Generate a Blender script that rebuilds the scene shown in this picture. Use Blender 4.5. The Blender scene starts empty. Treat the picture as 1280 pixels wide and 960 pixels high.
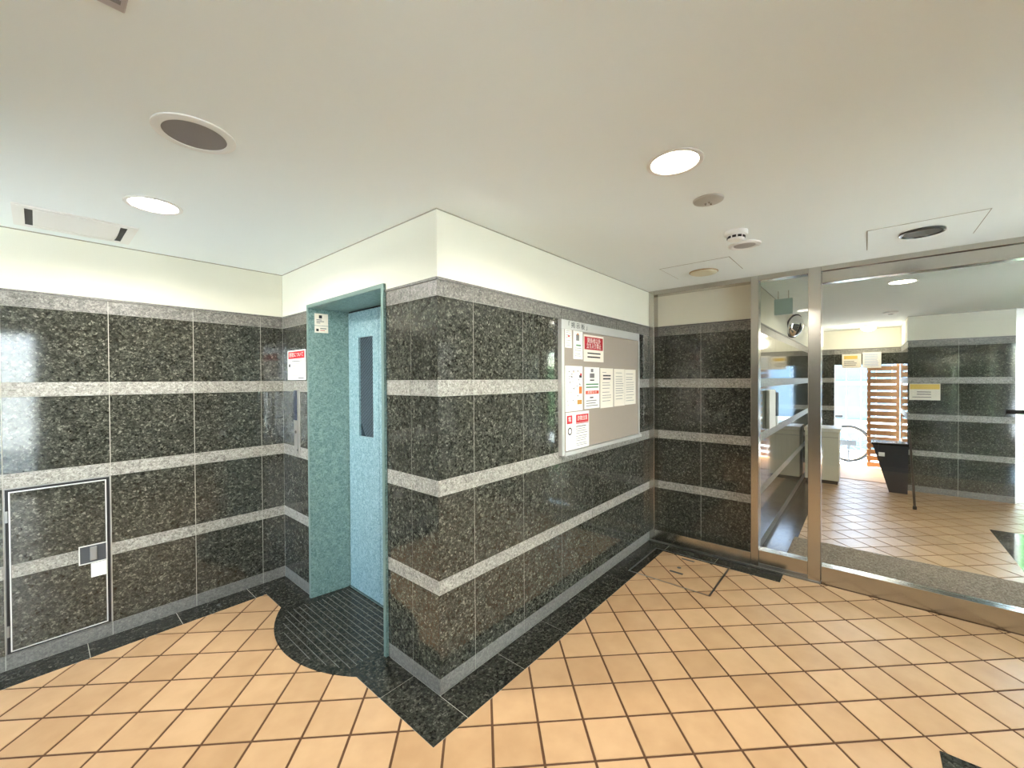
import bpy, bmesh, math, random
from mathutils import Vector, Matrix
random.seed(7)
SC = bpy.context.scene
COL = SC.collection

# ------------------------------------------------------------------ camera
cam_d = bpy.data.cameras.new('camera'); cam = bpy.data.objects.new('camera', cam_d); COL.objects.link(cam)
RT = Vector((0.65291, -0.75741, -0.00559)).normalized()
FW = Vector((0.75735, 0.65293, -0.01021)).normalized()
UP = RT.cross(FW).normalized(); RT = FW.cross(UP).normalized()
CAM = Vector((-1.2354, -1.5270, 1.5))
M = Matrix((RT, UP, -FW)).transposed().to_4x4(); M.translation = CAM
cam.matrix_world = M
FPX = 512.525
cam_d.sensor_width = 36.0; cam_d.lens = 36.0 * FPX / 1280.0; cam_d.clip_start = 0.02; cam_d.clip_end = 200
SC.camera = cam

# ------------------------------------------------------------------ sky, sun, exposure
world = bpy.data.worlds.new('sky'); SC.world = world; world.use_nodes = True
wn = world.node_tree.nodes; wl = world.node_tree.links
bg = wn['Background']; sky = wn.new('ShaderNodeTexSky')
sky.sky_type = 'NISHITA'; sky.sun_disc = False; sky.sun_elevation = math.radians(52); sky.sun_rotation = math.radians(60)
sky.air_density = 1.0; sky.dust_density = 1.5; sky.ozone_density = 1.0
wl.new(sky.outputs[0], bg.inputs[0]); bg.inputs[1].default_value = 2.2
sd = bpy.data.lights.new('sun', 'SUN'); sd.energy = 40.0; sd.angle = math.radians(1.0); sd.color = (1, 0.99, 0.97)
so = bpy.data.objects.new('sun', sd); COL.objects.link(so)
so.rotation_euler = Vector((-0.1, -0.62, -0.9)).to_track_quat('-Z', 'Y').to_euler()
SC.view_settings.view_transform = 'Standard'; SC.view_settings.look = 'None'
SC.view_settings.gamma = 1.0; SC.view_settings.use_curve_mapping = False
SC.view_settings.exposure = 1.05

# room dimensions (metres): column corner is the origin, x along the noticeboard wall, y along the lift wall
XG = 2.48       # steel and glass partition
YW = 1.854      # left wall
HC = 2.309      # ceiling
XB, YB = -2.6, -3.3   # walls behind the camera
YV = -0.83      # vestibule wall
XP = 6.3        # vestibule far side
XE = 7.7        # passage end
YR = -4.3       # vestibule right wall
ROWS = [('base_strip', 0.0, .0775), ('granite_panel', .0775, .4762), ('granite_band', .4762, .5454), ('granite_panel', .5454, .9467),
        ('granite_band', .9467, 1.0226), ('granite_panel', 1.0226, 1.4236), ('granite_band', 1.4236, 1.5003),
        ('granite_panel', 1.5003, 1.9007), ('granite_band', 1.9007, 1.9745)]
ZT = 1.988

# daylight portals in the seen and added openings (sampling aids only)
def portal(loc, rot, sx, sy):
    d = bpy.data.lights.new('daylight_portal', 'AREA'); d.shape = 'RECTANGLE'; d.size = sx; d.size_y = sy
    d.cycles.is_portal = True
    o = bpy.data.objects.new('daylight_portal', d); COL.objects.link(o); o.location = loc; o.rotation_euler = rot
P90 = math.pi / 2
portal((XB - .05, 1.44, 1.09), (0, -P90, 0), 2.18, .68)
portal((1.6, YB - .05, 1.1), (P90, 0, 0), 1.6, 2.2)
portal((-1.825, YB - .05, 1.1), (P90, 0, 0), 1.25, 2.2)
portal((XP + .05, (-2.87 + YR) / 2, 1.05), (0, P90, 0), 2.1, 1.43)
portal((XE + .1, -1.53, .85), (0, P90, 0), 1.7, .85)

# ------------------------------------------------------------------ materials
def srgb(c):
    return tuple((v / 255 / 12.92 if v / 255 <= .04045 else ((v / 255 + .055) / 1.055) ** 2.4) for v in c) + (1,)
MATS = {}
def mat(name):
    m = bpy.data.materials.new(name); m.use_nodes = True
    MATS[name] = m
    nt = m.node_tree
    return m, nt.nodes, nt.links, nt.nodes['Principled BSDF']
def plain(name, rgb, rough=.5, metal=0.0, spec=.5, bump=0, bscale=60, var=0, emit=None, estr=0):
    m, n, l, b = mat(name)
    b.inputs['Base Color'].default_value = srgb(rgb); b.inputs['Roughness'].default_value = rough
    b.inputs['Metallic'].default_value = metal; b.inputs['Specular IOR Level'].default_value = spec
    tc = n.new('ShaderNodeTexCoord')
    nz = n.new('ShaderNodeTexNoise'); nz.inputs['Scale'].default_value = bscale; nz.inputs['Detail'].default_value = 4
    l.new(tc.outputs['Object'], nz.inputs['Vector'])
    if var:
        mx = n.new('ShaderNodeMix'); mx.data_type = 'RGBA'; mx.blend_type = 'MULTIPLY'; mx.inputs[0].default_value = 1
        rp = n.new('ShaderNodeValToRGB')
        rp.color_ramp.elements[0].position = .3; rp.color_ramp.elements[1].position = .7
        rp.color_ramp.elements[0].color = (1 - var, 1 - var, 1 - var, 1); rp.color_ramp.elements[1].color = (1, 1, 1, 1)
        l.new(nz.outputs[0], rp.inputs[0]); mx.inputs[6].default_value = srgb(rgb); l.new(rp.outputs[0], mx.inputs[7])
        l.new(mx.outputs[2], b.inputs['Base Color'])
    if bump:
        bp = n.new('ShaderNodeBump'); bp.inputs['Strength'].default_value = bump; bp.inputs['Distance'].default_value = .002
        l.new(nz.outputs[0], bp.inputs['Height']); l.new(bp.outputs[0], b.inputs['Normal'])
    if emit:
        b.inputs['Emission Color'].default_value = emit; b.inputs['Emission Strength'].default_value = estr
    return m
def rand_vec(n, l, amt):
    tc = n.new('ShaderNodeTexCoord'); oi = n.new('ShaderNodeObjectInfo')
    mu = n.new('ShaderNodeMath'); mu.operation = 'MULTIPLY'; mu.inputs[1].default_value = amt
    l.new(oi.outputs['Random'], mu.inputs[0])
    cb = n.new('ShaderNodeCombineXYZ')
    for i in range(3): l.new(mu.outputs[0], cb.inputs[i])
    ad = n.new('ShaderNodeVectorMath'); ad.operation = 'ADD'
    l.new(tc.outputs['Object'], ad.inputs[0]); l.new(cb.outputs[0], ad.inputs[1])
    return ad.outputs[0], oi
def stone(name, stops, sc1, sc2, rough, mix2=.45, bump=0, warp=.006, spec=.5):
    m, n, l, b = mat(name)
    v, oi = rand_vec(n, l, 37.0)
    nz = n.new('ShaderNodeTexNoise'); nz.inputs['Scale'].default_value = 90; nz.inputs['Detail'].default_value = 3
    l.new(v, nz.inputs['Vector'])
    sb = n.new('ShaderNodeVectorMath'); sb.operation = 'SUBTRACT'; sb.inputs[1].default_value = (.5, .5, .5)
    l.new(nz.outputs['Color'], sb.inputs[0])
    sl = n.new('ShaderNodeVectorMath'); sl.operation = 'SCALE'; sl.inputs['Scale'].default_value = warp * 3
    l.new(sb.outputs[0], sl.inputs[0])
    ad = n.new('ShaderNodeVectorMath'); ad.operation = 'ADD'; l.new(v, ad.inputs[0]); l.new(sl.outputs[0], ad.inputs[1])
    outs = []
    for sc in (sc1, sc2):
        vo = n.new('ShaderNodeTexVoronoi'); vo.inputs['Scale'].default_value = sc; l.new(ad.outputs[0], vo.inputs['Vector'])
        sp = n.new('ShaderNodeSeparateColor'); l.new(vo.outputs['Color'], sp.inputs[0]); outs.append(sp.outputs[0])
    mx = n.new('ShaderNodeMix'); mx.inputs[0].default_value = mix2; l.new(outs[0], mx.inputs[2]); l.new(outs[1], mx.inputs[3])
    rp = n.new('ShaderNodeValToRGB')
    while len(rp.color_ramp.elements) < len(stops): rp.color_ramp.elements.new(.5)
    for e, (p, c) in zip(rp.color_ramp.elements, stops): e.position = p; e.color = srgb(c)
    l.new(mx.outputs[0], rp.inputs[0]); l.new(rp.outputs[0], b.inputs['Base Color'])
    b.inputs['Roughness'].default_value = rough; b.inputs['Specular IOR Level'].default_value = spec
    if bump:
        bp = n.new('ShaderNodeBump'); bp.inputs['Strength'].default_value = bump; bp.inputs['Distance'].default_value = .001
        l.new(mx.outputs[0], bp.inputs['Height']); l.new(bp.outputs[0], b.inputs['Normal'])
    return m
GR = [(0.12, (35, 36, 32)), (.36, (50, 51, 45)), (.55, (62, 63, 56)), (.72, (78, 79, 70)), (.84, (98, 98, 88)), (.95, (128, 127, 116))]
DARK = stone('polished dark granite', GR, 150, 78, .07, spec=.62)
DARKF = stone('honed dark floor granite', [(p, tuple(int(v * .78) for v in c)) for p, c in GR], 145, 74, .2, spec=.3)
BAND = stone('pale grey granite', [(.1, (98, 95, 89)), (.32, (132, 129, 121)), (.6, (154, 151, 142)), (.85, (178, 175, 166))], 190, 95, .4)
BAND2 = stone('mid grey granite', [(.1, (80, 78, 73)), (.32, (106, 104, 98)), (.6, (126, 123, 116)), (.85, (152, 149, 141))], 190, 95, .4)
BASE = stone('grey base granite', [(.1, (92, 90, 86)), (.5, (112, 110, 104)), (.85, (130, 127, 121))], 190, 95, .45)
PLAST = plain('cream plaster', (230, 227, 210), .85, bump=.15, bscale=220)
CEILM = plain('off white ceiling board', (240, 246, 243), .9, bump=.05, bscale=300)
GAPEDGE = plain('grey shadow gap and hatch edge', (158, 152, 134), .8)  # grey for the painted shadow line at the ceiling, and for hatch edges
SEAL = plain('pale joint sealant', (176, 173, 162), .7)
GROUT = plain('brown grout', (90, 62, 38), .9, bump=.3, bscale=400)
STEEL = plain('brushed stainless steel', (196, 192, 184), .22, metal=1.0, bump=.02, bscale=500)
STEELD = plain('dull steel', (150, 150, 148), .38, metal=1.0)
ALU = plain('satin aluminium', (214, 214, 210), .35, metal=.4)
WHITE = plain('white plastic', (235, 234, 228), .4)
GREYP = plain('grey plastic mesh', (140, 134, 130), .7, bump=.5, bscale=900)
BLACK = plain('black rubber', (14, 15, 17), .5)
DGREY = plain('dark grey plastic', (62, 66, 70), .4)
RED = plain('printed red', (200, 32, 42), .5)
REDD = plain('printed deep red', (172, 18, 32), .5)
PAPER = plain('white paper', (240, 238, 230), .6)
CREAMP = plain('cream paper', (236, 228, 212), .6)
INK = plain('grey print', (120, 118, 116), .6)
INKD = plain('black print', (40, 38, 40), .6)
ORG = plain('orange print', (214, 120, 50), .6)
GRN = plain('green print', (70, 130, 84), .6)
YEL = plain('yellow print', (226, 190, 92), .55)
FELT = plain('taupe noticeboard felt', (158, 147, 134), .85, bump=.2, bscale=700)
BEIGE = plain('beige cabinet steel', (196, 188, 164), .5)
WOOD = plain('brown timber slat', (150, 108, 70), .55, bump=.2, bscale=40, var=.25)
PALE = plain('pale blue panel', (92, 112, 128), .5)
CONC = plain('concrete', (200, 202, 200), .9, var=.15, bscale=6)
MATC = stone('grey brown entrance matting', [(.1, (92, 80, 66)), (.4, (128, 114, 98)), (.7, (152, 138, 122)), (.9, (176, 164, 148))], 210, 100, .95, bump=1.0)
def teal_mat(name, c0, c1, rough):
    m, n, l, b = mat(name)
    tc = n.new('ShaderNodeTexCoord')
    a = n.new('ShaderNodeTexNoise'); a.inputs['Scale'].default_value = 55; a.inputs['Detail'].default_value = 5; a.inputs['Distortion'].default_value = 1.6
    l.new(tc.outputs['Object'], a.inputs['Vector'])
    rp = n.new('ShaderNodeValToRGB'); rp.color_ramp.elements[0].position = .36; rp.color_ramp.elements[1].position = .66
    rp.color_ramp.elements[0].color = srgb(c0); rp.color_ramp.elements[1].color = srgb(c1)
    l.new(a.outputs[0], rp.inputs[0]); l.new(rp.outputs[0], b.inputs['Base Color']); b.inputs['Roughness'].default_value = rough
    b.inputs['Metallic'].default_value = .15
    return m
TEAL = teal_mat('mottled teal laminate', (92, 122, 119), (142, 168, 163), .33)
TEALD = teal_mat('mottled pale teal laminate', (112, 148, 158), (168, 196, 203), .3)
def tile_mat():
    m, n, l, b = mat('peach terracotta tile')
    v, oi = rand_vec(n, l, 11.0)
    nz = n.new('ShaderNodeTexNoise'); nz.inputs['Scale'].default_value = 9; nz.inputs['Detail'].default_value = 5; l.new(v, nz.inputs['Vector'])
    mu = n.new('ShaderNodeMath'); mu.operation = 'MULTIPLY_ADD'; mu.inputs[1].default_value = .35; l.new(oi.outputs['Random'], mu.inputs[0])
    ml = n.new('ShaderNodeMath'); ml.operation = 'MULTIPLY'; ml.inputs[1].default_value = .65; l.new(nz.outputs[0], ml.inputs[0]); l.new(ml.outputs[0], mu.inputs[2])
    rp = n.new('ShaderNodeValToRGB'); rp.color_ramp.elements[0].position = .25; rp.color_ramp.elements[1].position = .75
    rp.color_ramp.elements[0].color = srgb((178, 142, 103)); rp.color_ramp.elements[1].color = srgb((200, 164, 124))
    l.new(mu.outputs[0], rp.inputs[0]); l.new(rp.outputs[0], b.inputs['Base Color'])
    b.inputs['Roughness'].default_value = .34
    n2 = n.new('ShaderNodeTexNoise'); n2.inputs['Scale'].default_value = 45; n2.inputs['Detail'].default_value = 3; l.new(v, n2.inputs['Vector'])
    bp = n.new('ShaderNodeBump'); bp.inputs['Strength'].default_value = .18; bp.inputs['Distance'].default_value = .002
    l.new(n2.outputs[0], bp.inputs['Height']); l.new(bp.outputs[0], b.inputs['Normal'])
    return m
TILE = tile_mat()
def glass_mat():
    m = bpy.data.materials.new('clear glass'); m.use_nodes = True; nt = m.node_tree; n = nt.nodes; l = nt.links
    n.remove(n['Principled BSDF'])
    t = n.new('ShaderNodeBsdfTransparent'); t.inputs[0].default_value = (.95, .97, .955, 1)
    g = n.new('ShaderNodeBsdfGlossy'); g.inputs['Roughness'].default_value = 0.0
    f = n.new('ShaderNodeFresnel'); f.inputs[0].default_value = 1.5
    mx = n.new('ShaderNodeMixShader'); l.new(f.outputs[0], mx.inputs[0]); l.new(t.outputs[0], mx.inputs[1]); l.new(g.outputs[0], mx.inputs[2])
    l.new(mx.outputs[0], n['Material Output'].inputs[0]); return m
GLASS = glass_mat()
LAMPM = plain('lit lamp diffuser', (255, 244, 226), .5, emit=(1, .9, .74, 1), estr=14)
WIREG = plain('dark wired glass', (16, 34, 46), .12)
HEDGE = plain('green hedge leaf', (96, 150, 86), .7, bump=1, bscale=30, var=.5)

# ------------------------------------------------------------------ mesh helpers
class MB:
    def __init__(s): s.bm = bmesh.new()
    def box(s, lo, hi, bev=0):
        lo, hi = [min(a, b) for a, b in zip(lo, hi)], [max(a, b) for a, b in zip(lo, hi)]
        vs = [s.bm.verts.new((x, y, z)) for x in (lo[0], hi[0]) for y in (lo[1], hi[1]) for z in (lo[2], hi[2])]
        fs = [s.bm.faces.new([vs[i] for i in q]) for q in ((0, 1, 3, 2), (4, 6, 7, 5), (0, 4, 5, 1), (2, 3, 7, 6), (0, 2, 6, 4), (1, 5, 7, 3))]
        if bev:
            es = {e for f in fs for e in f.edges}
            bmesh.ops.bevel(s.bm, geom=list(es), offset=bev, segments=2, affect='EDGES', profile=.5)
        return s
    def prism(s, poly, z0, z1):
        a = [s.bm.verts.new((p[0], p[1], z0)) for p in poly]; b = [s.bm.verts.new((p[0], p[1], z1)) for p in poly]
        k = len(poly); s.bm.faces.new(a[::-1]); s.bm.faces.new(b)
        for i in range(k): s.bm.faces.new((a[i], a[(i + 1) % k], b[(i + 1) % k], b[i]))
        return s
    def hexa(s, p):   # 8 points: bottom 4, top 4
        v = [s.bm.verts.new(q) for q in p]
        for q in ((3, 2, 1, 0), (4, 5, 6, 7), (0, 1, 5, 4), (1, 2, 6, 5), (2, 3, 7, 6), (3, 0, 4, 7)): s.bm.faces.new([v[i] for i in q])
        return s
    def lathe(s, c, prof, seg=40, axis='z', cap=True):
        rings = []
        for r, h in prof:
            ring = []
            for i in range(seg):
                t = 2 * math.pi * i / seg; a, b = r * math.cos(t), r * math.sin(t)
                q = (a, b, h) if axis == 'z' else ((h, a, b) if axis == 'x' else (a, h, b))
                ring.append(s.bm.verts.new((c[0] + q[0], c[1] + q[1], c[2] + q[2])))
            rings.append(ring)
        for r0, r1 in zip(rings, rings[1:]):
            for i in range(seg): s.bm.faces.new((r0[i], r0[(i + 1) % seg], r1[(i + 1) % seg], r1[i]))
        if cap:
            s.bm.faces.new(rings[0][::-1]); s.bm.faces.new(rings[-1])
        return s
    def tube(s, pts, r, seg=10, closed=False):
        pts = [Vector(p) for p in pts]; rings = []
        k = len(pts)
        for i, p in enumerate(pts):
            d = (pts[(i + 1) % k] - pts[i - 1]) if closed else (pts[min(i + 1, k - 1)] - pts[max(i - 1, 0)])
            d.normalize(); a = d.orthogonal().normalized() if not rings else (la - d * la.dot(d)).normalized()
            la = a; b = d.cross(a)
            rings.append([s.bm.verts.new(p + (a * math.cos(2 * math.pi * j / seg) + b * math.sin(2 * math.pi * j / seg)) * r) for j in range(seg)])
        for i in range(k if closed else k - 1):
            r0, r1 = rings[i], rings[(i + 1) % k]
            for j in range(seg): s.bm.faces.new((r0[j], r0[(j + 1) % seg], r1[(j + 1) % seg], r1[j]))
        if not closed: s.bm.faces.new(rings[0][::-1]); s.bm.faces.new(rings[-1])
        return s
    def build(s, name, m, parent=None, smooth=False):
        bmesh.ops.recalc_face_normals(s.bm, faces=s.bm.faces)
        me = bpy.data.meshes.new(name); s.bm.to_mesh(me); s.bm.free()
        me.materials.append(m)
        if smooth:
            for p in me.polygons: p.use_smooth = True
            try: me.set_sharp_from_angle(angle=math.radians(35))
            except Exception: pass
        return link(bpy.data.objects.new(name, me), parent)
def link(o, parent=None):
    COL.objects.link(o)
    if parent:
        o.parent = parent; o.matrix_parent_inverse = Matrix.Translation(-Vector(WLOC[parent.name]))
        WLOC[o.name] = WLOC[parent.name]
        WLOC[o.name] = (0, 0, 0)
    else: WLOC.setdefault(o.name, (0, 0, 0))
    return o
WLOC = {}
def box(name, lo, hi, m, parent=None, bev=0):
    return MB().box(lo, hi, bev).build(name, m, parent)
def tag(o, label, cat, group=None):
    o['label'] = label; o['category'] = cat
    if group: o['group'] = group
    return o
def thing(name, label, cat, loc, group=None):
    o = bpy.data.objects.new(name, None); o.empty_display_size = .1
    COL.objects.link(o); o.location = loc; WLOC[o.name] = tuple(loc)
    return tag(o, label, cat, group)
def struct(o):
    o['kind'] = 'structure'; return o
def text(body, size, m, origin, xdir, ydir, parent, name='lettering', align='CENTER', width=None):
    cu = bpy.data.curves.new(name, 'FONT'); cu.body = body; cu.size = size; cu.align_x = align; cu.align_y = 'CENTER'; cu.extrude = .0003
    t = bpy.data.objects.new(name, cu); COL.objects.link(t)
    bpy.context.view_layer.update()
    me = bpy.data.meshes.new_from_object(t.evaluated_get(bpy.context.evaluated_depsgraph_get()))
    bpy.data.objects.remove(t)
    if width and me.vertices:
        xs = [v.co.x for v in me.vertices]; w = max(xs) - min(xs)
        if w > 0:
            for v in me.vertices: v.co.x *= width / w
    X = Vector(xdir); Y = Vector(ydir); Z = X.cross(Y); O = Vector(origin)
    for v in me.vertices: v.co = O + X * v.co.x + Y * v.co.y + Z * v.co.z
    me.materials.clear(); me.materials.append(m)
    return link(bpy.data.objects.new(name, me), parent)

# ------------------------------------------------------------------ cladding
def clad(wall, axis, plane, inward, joints, skip=(), cap=True):
    """granite slabs on a wall; axis 0: wall runs along x at y=plane, axis 1: runs along y at x=plane; inward = +1/-1 into the wall"""
    for k in range(len(joints) - 1):
        a, b = joints[k] + (.0017 if k else .0011), joints[k + 1] - (.0017 if k < len(joints) - 2 else .0011)
        for r, (nm, z0, z1) in enumerate(ROWS):
            if (k, r) in skip: continue
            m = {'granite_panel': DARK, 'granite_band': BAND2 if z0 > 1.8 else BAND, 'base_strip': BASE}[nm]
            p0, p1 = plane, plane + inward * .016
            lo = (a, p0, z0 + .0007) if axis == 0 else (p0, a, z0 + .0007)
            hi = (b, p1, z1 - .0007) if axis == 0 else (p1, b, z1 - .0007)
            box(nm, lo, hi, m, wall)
    if not cap: return
    a, b = joints[0], joints[-1]
    p0, p1 = plane - inward * .006, plane + inward * .016
    lo = (a, p0, 1.976) if axis == 0 else (p0, a, 1.976); hi = (b, p1, ZT) if axis == 0 else (p1, b, ZT)
    box('trim_cap', lo, hi, BASE, wall)
def plaster(wall, axis, plane, inward, a, b, z0=ZT):
    p0, p1 = plane + inward * .0003, plane + inward * .03
    lo = (a + .0008, p0, z0) if axis == 0 else (p0, a + .0008, z0); hi = (b - .0008, p1, HC) if axis == 0 else (p1, b - .0008, HC)
    q0 = plane - inward * .0015
    box('shadow_line_strip', (a, q0, HC - .0055) if axis == 0 else (q0, a, HC - .0055), (b, p1, HC) if axis == 0 else (p1, b, HC), GAPEDGE, wall)  # thin grey strip paints the shadow line where wall meets ceiling
    return box('plaster', lo, hi, PLAST, wall)

# wall_left (holds the access door)
JW = [-2.6, -2.158, -1.758, -1.356, -.955, -.552, -.152, 0]
w = struct(box('wall_left', (XB - .2, YW + .0016, -.05), (XE + .2, YW + .2, HC), SEAL))
clad(w, 0, YW, 1, JW, skip={(3, 1), (3, 2), (3, 3)})
plaster(w, 0, YW, 1, XB, 0)
# wall_lift: the face with the lift doorway
EY0, EY1, EZ = .434, 1.388, 2.022
mb = MB(); mb.box((.0016, 0.02, -.05), (.3, EY0 + .012, HC)); mb.box((.0016, EY1 - .012, -.05), (.3, YW + .003, HC)); mb.box((.0016, EY0 + .012, EZ - .012), (.3, EY1 - .012, HC))
w = struct(mb.build('wall_center_left', SEAL))
clad(w, 1, 0, 1, [0, .213, EY0]); clad(w, 1, 0, 1, [EY1, 1.632, YW])
mb = MB(); mb.box((.0003, .0002, ZT), (.03, EY0, HC)); mb.box((.0003, EY1, ZT), (.03, YW, HC)); mb.box((.0003, EY0, EZ), (.03, EY1, HC)); mb.build('plaster', PLAST, w)
box('shadow_line_strip', (-.0015, 0, HC - .0055), (.03, YW, HC), GAPEDGE, w)  # same painted shadow line along the top of the lift face
# wall with the noticeboard
w = struct(box('wall_center_right', (.0016, .0016, -.05), (XG + .12, .2, HC), SEAL))
clad(w, 0, 0, 1, [0, .235, .637, 1.037, 1.437, 1.837, 2.237, XG + .1])
plaster(w, 0, 0, 1, 0, XG + .1)
# granite return behind the steel partition
XR = XG + .1
mb = MB(); mb.box((XR + .003, YV + .0016, -.05), (XR + .2, .003, HC)); w = struct(mb.build('wall_right', SEAL))
clad(w, 1, XR, 1, [YV, -.43, 0]); plaster(w, 1, XR, 1, YV, 0)
# vestibule left wall
XV1 = 6.1
w = struct(box('wall_vestibule_left', (XR + .003, YV + .0016, -.05), (XV1, YV + .2, HC), SEAL))
clad(w, 0, YV, 1, [XR] + [XR + .32 + .4 * k for k in range(8)] + [XV1]); plaster(w, 0, YV, 1, XR, XV1)
# vestibule pillar
PY0, PY1 = -2.87, -1.95
w = struct(box('wall_vestibule_pillar', (XP + .003, PY0 + .0016, -.05), (XE + .05, PY1 - .003, HC), SEAL))
clad(w, 1, XP, 1, [PY0, -2.41, PY1]); clad(w, 0, PY1, -1, [XP] + [XP + .4 * k for k in range(1, 4)] + [XE])
plaster(w, 1, XP, 1, PY0, PY1); plaster(w, 0, PY1, -1, XP, XE)
# passage: left side and end wall with the opening to the yard
w = struct(box('wall_passage_left', (XV1, YV + .0016, -.05), (XE + .25, YV + .2, HC), SEAL))
clad(w, 0, YV, 1, [XV1, 6.5, 6.9, 7.3, XE]); plaster(w, 0, YV, 1, XV1, XE)
OY0, OY1, OZ = -1.93, -1.125, 1.72
mb = MB(); mb.box((XE + .003, OY1 + .0016, -.05), (XE + .2, YV, HC)); mb.box((XE + .003, -2.0, OZ + .003), (XE + .2, OY1 + .003, HC))
w = struct(mb.build('wall_passage_end', SEAL))
clad(w, 1, XE, 1, [OY1, YV])
box('granite_panel', (XE, PY1, OZ), (XE + .016, OY1, 1.9), DARK, w); box('granite_band', (XE, PY1, 1.901), (XE + .016, OY1, 1.9745), BAND, w)
box('trim_cap', (XE - .006, PY1, 1.976), (XE + .016, OY1, ZT), BASE, w)
plaster(w, 1, XE, 1, PY1, YV)
# vestibule right wall
w = struct(box('wall_vestibule_right', (XG, YR - .2, -.05), (XP + .2, YR - .003, HC), SEAL))
clad(w, 0, YR, -1, [XG + .1 + .4 * k for k in range(10)]); plaster(w, 0, YR, -1, XG, XP)
# walls behind the camera with openings and glazed doors added to supply daylight
WY0, WY1, WZ0, WZ1 = 1.1, 1.78, 0.0, 2.18
mb = MB(); mb.box((XB - .2, YB - .2, -.05), (XB, WY0, HC)); mb.box((XB - .2, WY1, -.05), (XB, YW, HC)); mb.box((XB - .2, WY0, WZ1), (XB, WY1, HC))
w = struct(mb.build('wall_back_left', PLAST))
clad(w, 1, XB + .01, -1, [YB + .02 + (1.1 - YB - .02) * k / 11 for k in range(12)])
BZ1 = 2.2; BOPEN = [(-2.45, -1.2), (.8, 1.55), (1.6, 2.4)]
mb = MB(); xs_ = [XB] + [v_ for q_ in BOPEN for v_ in q_] + [XG + .1]
for k in range(0, len(xs_), 2): mb.box((xs_[k], YB - .2, -.05), (xs_[k + 1], YB, HC))
for b0_, b1_ in BOPEN: mb.box((b0_, YB - .2, BZ1), (b1_, YB, HC))
w = struct(mb.build('wall_back', PLAST))
clad(w, 0, YB + .01, -1, [-1.2 + 2.0 * k / 5 for k in range(6)])
wo = thing('door_4', 'added unseen glazed side door with aluminium frame for daylight at the end of the left wall', 'door', (XB - .1, (WY0 + WY1) / 2, WZ0)); wo['kind'] = 'structure'  # unseen door, added as a daylight source on the left
mb = MB()
for y in (WY0, (WY0 + WY1) / 2 - .02, WY1 - .04): mb.box((XB - .13, y, WZ0), (XB - .07, y + .04, WZ1))
for z in (WZ0, WZ1 - .04): mb.box((XB - .13, WY0 + .04, z), (XB - .07, WY1 - .04, z + .04))
mb.build('window_frame', ALU, wo)
for y0, y1 in ((WY0 + .04, (WY0 + WY1) / 2 - .02), ((WY0 + WY1) / 2 + .02, WY1 - .04)):
    box('pane', (XB - .104, y0, WZ0 + .04), (XB - .098, y1, WZ1 - .04), GLASS, wo)
for di, (b0_, b1_) in enumerate(BOPEN):  # unseen doors, added to let daylight in from behind the camera
    wo = thing('door_%d' % (3, 5, 6)[di], 'added unseen glazed double door with aluminium frame for daylight in the rear wall', 'door', ((b0_ + b1_) / 2, YB - .1, 0)); wo['kind'] = 'structure'
    mb = MB()
    for x in (b0_, (b0_ + b1_) / 2 - .03, b1_ - .06): mb.box((x, YB - .13, 0), (x + .06, YB - .07, BZ1))
    for z in (0, BZ1 - .06): mb.box((b0_ + .06, YB - .13, z), (b1_ - .06, YB - .07, z + .06))
    mb.build('door_frame', ALU, wo)
    for x0, x1 in ((b0_ + .06, (b0_ + b1_) / 2 - .03), ((b0_ + b1_) / 2 + .03, b1_ - .06)):
        box('pane', (x0, YB - .104, .06), (x1, YB - .098, BZ1 - .06), GLASS, wo)

# ceiling and ground
struct(box('ceiling', (XB - .2, YR - .2, HC), (XE + .3, YW + .2, HC + .2), CEILM))
struct(box('ground', (-30, -30, -.35), (40, 30, -.12), CONC))
struct(box('wall_bounce', (-9, -6.2, -.13), (8, -6.0, 6.5), plain('pale grey render', (222, 226, 226), .9, bump=.2, bscale=80)))  # added unseen wall: bounces sunlight through the rear doors and blocks the sky
# main floor bed (grout colour shows in the joints)
floor = struct(box('floor', (XB - .1, YR - .1, -.11), (XP + .35, YW + .1, -.003), GROUT))

# ------------------------------------------------------------------ floor tiles with cuts
def clip(poly, p, nrm):   # keep side where (q-p).n <= 0
    out = []; k = len(poly)
    for i in range(k):
        a, b = poly[i], poly[(i + 1) % k]
        da = (a[0] - p[0]) * nrm[0] + (a[1] - p[1]) * nrm[1]; db = (b[0] - p[0]) * nrm[0] + (b[1] - p[1]) * nrm[1]
        if da <= 0: out.append(a)
        if (da < 0 < db) or (db < 0 < da):
            t = da / (da - db); out.append((a[0] + (b[0] - a[0]) * t, a[1] + (b[1] - a[1]) * t))
    return out if len(out) > 2 else []
def area(p): return abs(sum(p[i][0] * p[(i + 1) % len(p)][1] - p[(i + 1) % len(p)][0] * p[i][1] for i in range(len(p)))) / 2
def edges(poly):   # ccw convex: (point, outward normal)
    for i in range(len(poly)):
        a, b = poly[i], poly[(i + 1) % len(poly)]
        yield a, (b[1] - a[1], a[0] - b[0])
def subtract(pieces, conv):
    out = []
    for pc in pieces:
        xs = [q[0] for q in pc]; ys = [q[1] for q in pc]
        if max(xs) < min(q[0] for q in conv) or min(xs) > max(q[0] for q in conv) or max(ys) < min(q[1] for q in conv) or min(ys) > max(q[1] for q in conv):
            out.append(pc); continue
        rem = pc
        for p, nr in edges(conv):
            o = clip(rem, p, (-nr[0], -nr[1]))
            if o and area(o) > 2e-5: out.append(o)
            rem = clip(rem, p, nr)
            if not rem: break
    return out
def intersect(pieces, conv):
    out = []
    for pc in pieces:
        rem = pc
        for p, nr in edges(conv):
            rem = clip(rem, p, nr)
            if not rem: break
        if rem and area(rem) > 2e-5: out.append(rem)
    return out
def rect(x0, x1, y0, y1): return [(x0, y0), (x1, y0), (x1, y1), (x0, y1)]
BW = .195
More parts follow.
